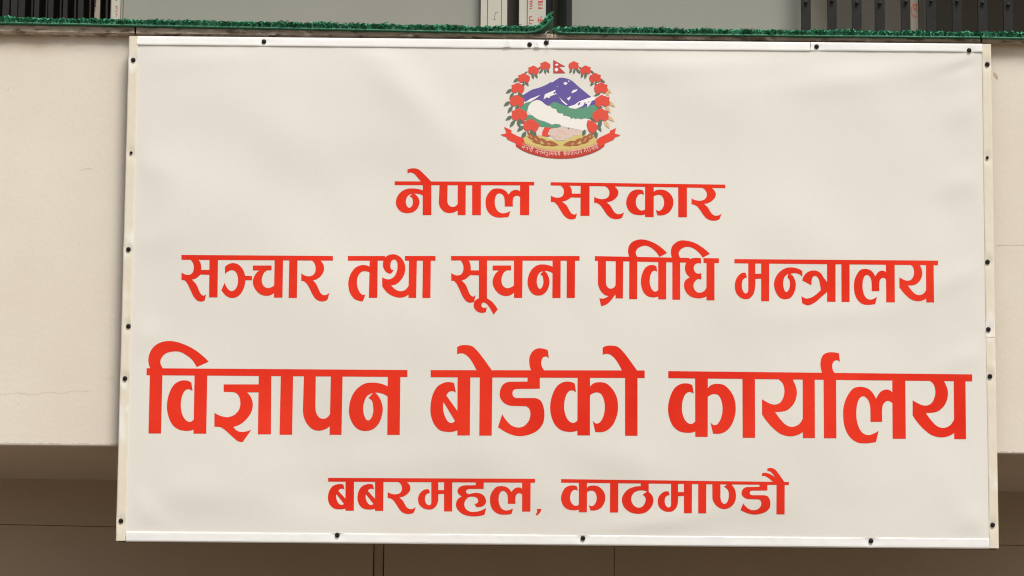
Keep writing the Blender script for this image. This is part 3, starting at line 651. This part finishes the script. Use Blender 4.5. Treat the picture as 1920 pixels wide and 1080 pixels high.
def f_hands(p):
    p.layer('skin', [es("510,735 560,722o 600,718o 640,710 690,716 760,732 842,750 835,778 790,790 745,792 730,815 690,818 660,838 600,842 560,828 530,800 520,775")], lv=2)
    p.layer('cuff', [es("470,714 540,716 512,742 500,780 528,796 500,806 445,796 446,760o")], lv=3)
    p.layer('leaf', [es("690,722 705,718 708,730 695,733")], lv=3)
    st = [es("600,745 640,760 680,790 684,786 645,754 603,741"), es("540,795 575,815 578,811 545,791"), es("585,790 615,820 619,817 590,787")]
    p.layer('wheat_light', st, lv=3)
sub('handshake', f_hands)
def f_wheat(p):
    A = [(300, 750, 345, 815, 26), (330, 770, 385, 840, 34), (375, 795, 430, 860, 38), (300, 800, 395, 850, 22), (420, 820, 510, 880, 38), (345, 845, 450, 880, 22), (480, 850, 605, 888, 40), (430, 880, 520, 890, 18), (505, 890, 590, 890, 16)]
    B = [(1240-q[0]+ (8 if True else 0), q[1], 1240-q[2]+8, q[3], q[4]) for q in A]
    p.layer('wheat', [leaf(*q) for q in A+B], lv=4)
    C_ = [(330, 790, 350, 820, 7), (372, 815, 400, 845, 8), (425, 840, 462, 870, 8), (490, 865, 530, 880, 7)]
    p.layer('wheat_light', [leaf(*q) for q in C_]+[leaf(1248-q[0], q[1], 1248-q[2], q[3], q[4]) for q in C_], lv=5)
sub('wheat_sheaf', f_wheat)
for i, q in enumerate(((455, 150, 413, 197, 24), (470, 150, 480, 200, 24), (490, 150, 514, 190, 22), (350, 190, 362, 250, 26), (372, 190, 402, 242, 24), (305, 175, 268, 212, 22), (430, 135, 395, 160, 20), (220, 240, 168, 278, 30), (258, 270, 270, 325, 28), (278, 268, 316, 316, 26), (155, 345, 95, 386, 32), (168, 380, 130, 448, 32), (210, 380, 265, 425, 34), (135, 465, 74, 510, 34), (160, 508, 112, 578, 34), (200, 500, 212, 565, 40), (155, 605, 92, 646, 34), (182, 645, 132, 715, 34), (208, 645, 234, 720, 34), (270, 700, 202, 754, 36), (290, 755, 245, 825, 40), (330, 735, 392, 800, 52), (215, 640, 280, 680, 30), (730, 150, 710, 192, 24), (758, 150, 750, 200, 24), (775, 148, 812, 198, 26), (840, 186, 820, 238, 24), (868, 186, 858, 248, 26), (915, 165, 948, 208, 22), (800, 135, 830, 150, 16), (945, 270, 908, 316, 26), (965, 270, 960, 320, 26), (1015, 375, 938, 418, 24), (1010, 500, 985, 560, 40), (1012, 630, 990, 738, 40), (975, 690, 1018, 757, 32), (860, 735, 836, 800, 36), (955, 745, 972, 825, 40), (900, 620, 985, 665, 26), (985, 245, 1055, 282, 26))):
    sub('leaf', lambda p: p.layer('leaf', [leaf(*q)], lv=4+.4*(i % 4)))
for i, q in enumerate(((1055, 340, 1114, 384, 30), (1060, 370, 1090, 410, 24), (1080, 465, 1148, 517, 34), (1055, 495, 1106, 580, 36), (1070, 605, 1142, 658, 34), (1045, 650, 1096, 728, 36))):
    sub('leaf', lambda p: p.layer('tan', [leaf(*q)], lv=4+.4*(i % 4)))
for i, q in enumerate(((475, 124, 50, 0), (362, 168, 53, 0), (270, 245, 58, 0), (210, 343, 64, 0), (202, 466, 71, 0), (224, 600, 77, 0), (338, 703, 77, 0),
          (750, 122, 50, 1), (864, 166, 53, 1), (957, 243, 58, 1), (1013, 343, 67, 1), (1026, 468, 74, 1), (1010, 604, 80, 1))):
    sub('flower', lambda p: p.layer('petal', [flower(*q)], lv=6+i % 3))
sub('flower', lambda p: p.layer('petal', [es("885,645 930,655 960,672 982,715o 965,745 935,770 900,760 885,730o 874,690o 878,665o")], lv=7))
for q in ((290, 203, 315, 198, 14), (238, 297, 258, 292, 14), (175, 402, 192, 392, 14), (910, 205, 930, 200, 14), (968, 297, 982, 292, 12), (1030, 402, 1048, 410, 12)):
    sub('bud', lambda p: p.layer('snow', [leaf(*q)], lv=9))
def f_flag(p):
    p.layer('flag', [es("552,64 670,128 604,129 670,191 552,191")], [], lv=4)
    p.layer('snow', [es("566,114 585,98 606,114 586,121"), es("583,140o 601,158o 583,176o 565,158o")], lv=5)
sub('flag', f_flag)
def f_ribbon(p):
    p.layer('ribbon', [es("190,880 250,852 340,902o 480,934o 620,946o 760,936o 900,907o 982,866 1048,882 1042,898 980,940o 880,980o 760,1008o 640,1016o 550,1013o 450,1000o 350,974o 270,944o 193,898")], lv=4)
    p.layer('tail', [es("78,710 150,742 148,768 200,795 262,820 275,850 252,905 200,885 192,868 108,828 102,808 42,786 104,770"), es("968,838 1000,812 1100,765 1098,748 1158,720 1145,775 1202,790 1145,812 1137,830 1052,868 1045,885 1005,905 975,870")], lv=5)
    # motto in small strokes along the lower curve
    def arc(x): 
        t = (x-618)/375.; return 967-62*t*t*(1+.25*t*t), -2*62*t*(1+.5*t*t)/375.
    polys = []
    def stroke(x0, wd, pts, th=5.5):
        for (ax, ay), (bx, by) in zip(pts, pts[1:]):
            q = []
            for ux, uy in ((ax, ay), (bx, by)):
                x = x0+ux*wd; yc, sl = arc(x); an = math.atan(sl)
                h = (uy-.5)*40; q.append((x-h*math.sin(an), yc+h*math.cos(an)))
            dx, dy = q[1][0]-q[0][0], q[1][1]-q[0][1]; L = math.hypot(dx, dy) or 1; nx_, ny_ = -dy/L*th/2, dx/L*th/2; ex, ey = dx/L*th*.3, dy/L*th*.3
            polys.append(ep([(q[0][0]+nx_-ex, q[0][1]+ny_-ey), (q[1][0]+nx_+ex, q[1][1]+ny_+ey), (q[1][0]-nx_+ex, q[1][1]-ny_+ey), (q[0][0]-nx_-ex, q[0][1]-ny_-ey)]))
    st = [(.78, 0), (.78, 1)]
    T = {'j': [st, [(.78, .42), (.45, .42), (.2, .62), (.3, .85), (.6, .72)]], 'n': [st, [(.78, .45), (.25, .45)], [(.25, .35), (.25, .6)]], 'I': [[(.3, 0), (.3, 1)], [(.3, 0), (.1, -.3), (-.4, -.2)]], 'm': [st, [(.25, 0), (.25, .55), (.78, .55)], [(.25, .55), (.1, .8), (.4, .7)]],
         'B': [st, [(.2, .1), (.2, .55), (.78, .55)], [(.5, 1), (.3, 1.15), (.7, 1.2), (.9, 1.35)]], 'i': [[(.5, 0), (.5, 1)], [(.5, 0), (.7, -.28), (1.5, -.05)]], 'S': [[(.1, .2), (.5, .2), (.5, .5), (.2, .55), (.7, 1)], [(.9, .3), (.9, .9)]], 'c': [st, [(.2, .3), (.55, .3), (.3, .7), (.78, .75)]],
         's': [[(.1, .2), (.45, .2), (.4, .5), (.15, .55), (.5, 1)], [(.4, .5), (.85, .5)], [(.85, 0), (.85, 1)]], 'v': [st, [(.78, .4), (.3, .4), (.2, .7), (.78, .75)]], 'g': [st, [(.3, 0), (.3, .6), (.15, .75)]], 'a': [[(.5, 0), (.5, 1)], [(.5, 0), (.4, -.2), (.7, -.3)]], 'd': [[(.5, 0), (.5, .35), (.2, .5), (.5, .75), (.7, .6), (.8, 1)]],
         'p': [st, [(.25, 0), (.25, .6), (.78, .65)]], 'r': [[(.3, .1), (.6, .25), (.3, .5), (.7, 1)]], 'y': [st, [(.3, 0), (.5, .3), (.2, .5), (.4, .75), (.78, .7)]]}
    for x0, x1, w_ in ((248, 362, 'jnnI'), (378, 622, 'jnmBimSc'), (648, 830, 'svgaidip'), (845, 990, 'grIysI')):
        ws = {c: (.55 if c in 'Iai' else 1.0) for c in w_}; tot = sum(ws[c] for c in w_); u = (x1-x0)/tot; x = x0
        stroke(x0, x1-x0, [(i/6., 0) for i in range(7)], 5)
        for c in w_:
            for pts in T[c]: stroke(x, u*ws[c], pts)
            x += u*ws[c]
    p.layer('pale', polys, lv=6)
sub('ribbon', f_ribbon)

# ------------------------------------------------------------------ printing on the window frames
def marks(name, parent, strokes, org, sc, th, y, mat):
    polys = []
    for pts in strokes:
        for (ax, ay), (bx, by) in zip(pts, pts[1:]):
            dx, dy = bx-ax, by-ay; L = math.hypot(dx, dy); nx_, ny_ = -dy/L*th/2, dx/L*th/2; ex, ey = dx/L*th*.4, dy/L*th*.4
            polys.append([(ax+nx_-ex, ay+ny_-ey), (bx+nx_+ex, by+ny_+ey), (bx-nx_+ex, by-ny_+ey), (ax-nx_-ex, ay-ny_-ey)])
    V2 = []; Fc = []
    for p in polys:
        q = [at(org[0]+a_/sc, org[1]+b_/sc, y) for a_, b_ in p]; kk = len(V2); V2 += [Vector((c.x, c.z)) for c in q]; Fc.append(list(range(kk, kk+4)))
    r = delaunay_2d_cdt(V2, [], Fc, 0, 1e-7, True)
    fs = [t for t, of in zip(r[2], r[5]) if of]
    mesh(name, [(c.x, y, c.y) for c in r[0]], [t if (r[0][t[1]]-r[0][t[0]]).cross(r[0][t[2]]-r[0][t[0]]) > 0 else t[::-1] for t in fs], mat, parent)
marks('red_print', win2, [[(905, 20), (940, 20)], [(905, 60), (940, 45)], [(910, 95), (940, 80)], [(940, -40), (940, 95)], [(905, 130), (935, 122)], [(905, -20), (940, -20)],
    [(900, 255), (908, 300), (900, 345)], [(905, 300), (965, 300)], [(905, 252), (940, 244)], [(905, 350), (940, 358)],
    [(1035, 20), (1095, 20)], [(1035, 70), (1095, 70)], [(1040, 110), (1095, 122)], [(1035, 42), (1095, 32)], [(1040, 128), (1095, 122)], [(1035, -20), (1095, -20)], [(1095, -20), (1095, 20)],
    [(1045, 262), (1030, 300), (1050, 335)], [(1085, 246), (1062, 300), (1085, 350)], [(1035, 300), (1110, 300)]], (880, 0), 8, 13, WY-.0245, M['mark'])
marks('pencil_mark', win, [[(378, 292), (382, 230), (395, 185), (428, 180)], [(365, 292), (390, 292)]], (880, 0), 8, 6, WY-.0226, M['pencil'])
marks('red_print', win, [[(1735, -30), (1758, -30)], [(1735, 95), (1758, 95)], [(1740, 120), (1758, 115), (1758, 145)], [(1735, 170), (1755, 170)], [(1740, 205), (1757, 215)], [(1740, 240), (1755, 235)], [(1735, 0), (1757, 0)]], (0, 0), 8, 10, WY-.0205, M['mark'])
marks('red_print', win2, [[(322, 72), (290, 55), (258, 65), (237, 110), (234, 170), (245, 220), (280, 250), (320, 238)], [(262, 60), (268, 130)], [(265, 65), (312, 85), (305, 122), (268, 128), (322, 160)]], (1680, 0), 8, 10, WY-.0105, M['mark'])

# ------------------------------------------------------------------ folding gates above the ledge
def gate(label, bars, rivets, y, zt):
    g = tag(empty('folding_gate', (X(bars[0][0], y), y, ZL)), label, 'gate')
    for i, (p0, p1, mt, dy) in enumerate(bars):
        mb = MB(); x0, x1 = X(p0, y+dy), X(p1, y+dy); t = min(.0025, (x1-x0)*.3)
        # open channel: web with two flanges
        mb.box(x0, x1, y+dy, y+dy+.003, ZL, zt); mb.box(x0, x0+t, y+dy+.003, y+dy+.018, ZL, zt); mb.box(x1-t, x1, y+dy+.003, y+dy+.018, ZL, zt)
        o = mb.build('bar', M[mt], g)
        if rivets:
            c = at((p0+p1)/2, rivets[i], y+dy); m2 = MB(); kk = 12
            m2.tube([(c.x, y+dy-.008, c.z), (c.x, y+dy-.0005, c.z)], .0042, kk)
            m2.build('rivet', M['black'], o)
    return g
R_ = [(1502.5, 1520.3), (1552, 1569), (1598, 1615.5), (1641, 1659), (1690, 1707), (1737, 1755), (1786, 1803.5), (1834, 1851), (1882, 1899.5), (1930, 1947), (1978, 1995)]
gate('open dark steel folding gate with rivets above the right end of the ledge', [(q[0], q[1], 'dark', 0) for q in R_], [3.5, 1, 4.5, 5.5, 2.5, 1.5, 1.5, 4.5, 8, 4, 4], WY-.06, ZU)
Lb = [(-40, -27, 'dark', 0), (-20, -8, 'steel', 0), (4.5, 17, 'dark', 0), (20, 32, 'steel', -.004), (34, 46, 'dark', 0), (58.5, 61, 'steel', 0), (64, 73, 'dark', .01), (85.5, 88, 'steel', 0), (90, 99.5, 'dark', .01), (112, 114.5, 'steel', 0),
      (118, 126, 'dark', .006), (139, 142, 'steel', 0), (146, 156, 'steel', .008), (167, 170, 'dark', 0), (198, 201, 'dark', .01)]
gate('tightly folded dark steel gate bars at the left end of the ledge', Lb, None, WY-.05, ZU)
mb = MB(); strip(mb, 176.5, 187, WY-.04, WY-.02); bevel(mb.build('side_stile', M['pvc_dim'], win), .002)
mb = MB(); pts = [at(178.5, -6, WY-.046), at(179.5, 3, WY-.046), at(178, 8, WY-.046), at(179.5, 13, WY-.046)]
mb.tube(pts, .0016, 6); tag(mb.build('cord', material('maroon_cord', (.10, .02, .02), .6, .3)), 'short dark red cord end hanging beside the left folding gate', 'cord')

# ------------------------------------------------------------------ artificial grass mats
def mat_strip(label, path, seed, notch=None):
    # path: pixel points of the underside of the front edge on plane y=MY
    rnd = random.Random(seed); MY = .012
    P = [at(*q, MY) for q in path]
    cum = [0]
    for i in range(1, len(P)): cum.append(cum[-1]+(P[i]-P[i-1]).length)
    def pos(s):
        i = 0
        while i < len(P)-2 and cum[i+1] < s: i += 1
        u = (s-cum[i])/(cum[i+1]-cum[i]); p = P[i].lerp(P[i+1], u); d = (P[i+1]-P[i]).normalized(); return p, d, Vector((-d.z, 0, d.x))
    Ltot = cum[-1]; mb = MB(); th = .0042; DP = .16
    n = max(20, int(Ltot/.012))
    V = []; F = []
    for i in range(n+1):
        p, d, nn = pos(Ltot*i/n)
        e = .0016*noise.noise(Vector((p.x*14, seed, 0)))
        for y, h in ((MY+e, .0005), (MY+e-.0008, th*.5), (MY+e, th), (MY+DP, th), (MY+DP, .0005)):
            q = p+nn*h; V.append((q.x, y, q.z))
    for i in range(n):
        for j in range(5): F.append((i*5+j, (i+1)*5+j, (i+1)*5+(j+1) % 5, i*5+(j+1) % 5))
    F.append((0, 1, 2, 3, 4)); F.append(tuple(n*5+j for j in (4, 3, 2, 1, 0)))
    mb.add(V, F, 1)
    # crimped pile: bent ribbons in rows behind the front edge
    step = .0017
    for row in range(11):
        s = rnd.random()*step
        while s < Ltot:
            p, d, nn = pos(s); s += step*(.6+.8*rnd.random())
            y = MY+.0015+row*.0042+rnd.random()*.003
            b0 = Vector((p.x, y, p.z))+nn*(th-.0005)
            h = (.0110+.0040*rnd.random())*(1.0+.28*noise.noise(Vector((p.x*24, y*40, seed))))
            an = rnd.random()*2*math.pi; bx, by = math.cos(an), math.sin(an)
            ln = rnd.uniform(-1.0, 1.0); wd = .0015+.0010*rnd.random()
            if row == 0: y0 = rnd.uniform(-1, .1)
            else: y0 = rnd.uniform(-.6, .6)
            off = d*(ln*h)+Vector((0, y0*h*.7, 0))
            wv = (d*bx+Vector((0, by, 0)))*wd; k2 = d*(rnd.uniform(-.5, .5)*h)
            Q = [b0, b0+nn*h*.42+off*.15+k2, b0+nn*h*.74+off*.5-k2, b0+nn*h*.98+off*.9+k2*.5, b0+nn*h*rnd.uniform(.45, .95)+off*1.45]
            kk = len(mb.v); mi = rnd.choice((0, 0, 0, 2, 2, 3))
            for qi, q in enumerate(Q):
                ww = wv*(1.0, 1.25, 1.2, 1.1, .5)[qi]; mb.v += [tuple(q-ww), tuple(q+ww)]
            for qi in range(4): mb.f.append((kk+2*qi, kk+2*qi+1, kk+2*qi+3, kk+2*qi+2)); mb.m.append(mi)
    o = mb.build('grass_mat', [M['turf'], M['turf_back'], M['turf_light'], M['turf_deep']])
    return tag(o, label, 'grass mat', 'green turf mats along the ledge')
mat_strip('longest green turf mat along the left of the ledge, its right end curled up', [(-300, 38.2), (0, 44), (240, 48.6), (620, 56), (880, 61.2), (985, 62.6), (1000, 61.6), (1011, 58), (1021, 51.5), (1030, 43), (1038.5, 33.5)], 1)
mat_strip('flat green turf mat above the right half of the signboard', [(1045, 61.4), (1053, 62.5), (1064, 63.2), (1250, 65.6), (1480, 68.2), (1700, 70.2), (1837.5, 71.5)], 2)
mat_strip('short green turf mat at the far right past a narrow gap', [(1841, 71.6), (1920, 73), (2200, 76.5)], 3)
mb = MB(); pts = [at(1028, 84, -.012), at(1028.5, 76, -.012), at(1024, 70, -.004), at(1021, 66, .004), at(1025, 60, .008), at(1030, 57.5, .012), at(1033, 60, .014), at(1034, 63.5, .03)]
mb.tube(pts, .0011, 6); tag(mb.build('wire', M['wire']), 'thin bent tie wire looped from ledge to a top screw of the sign', 'wire')
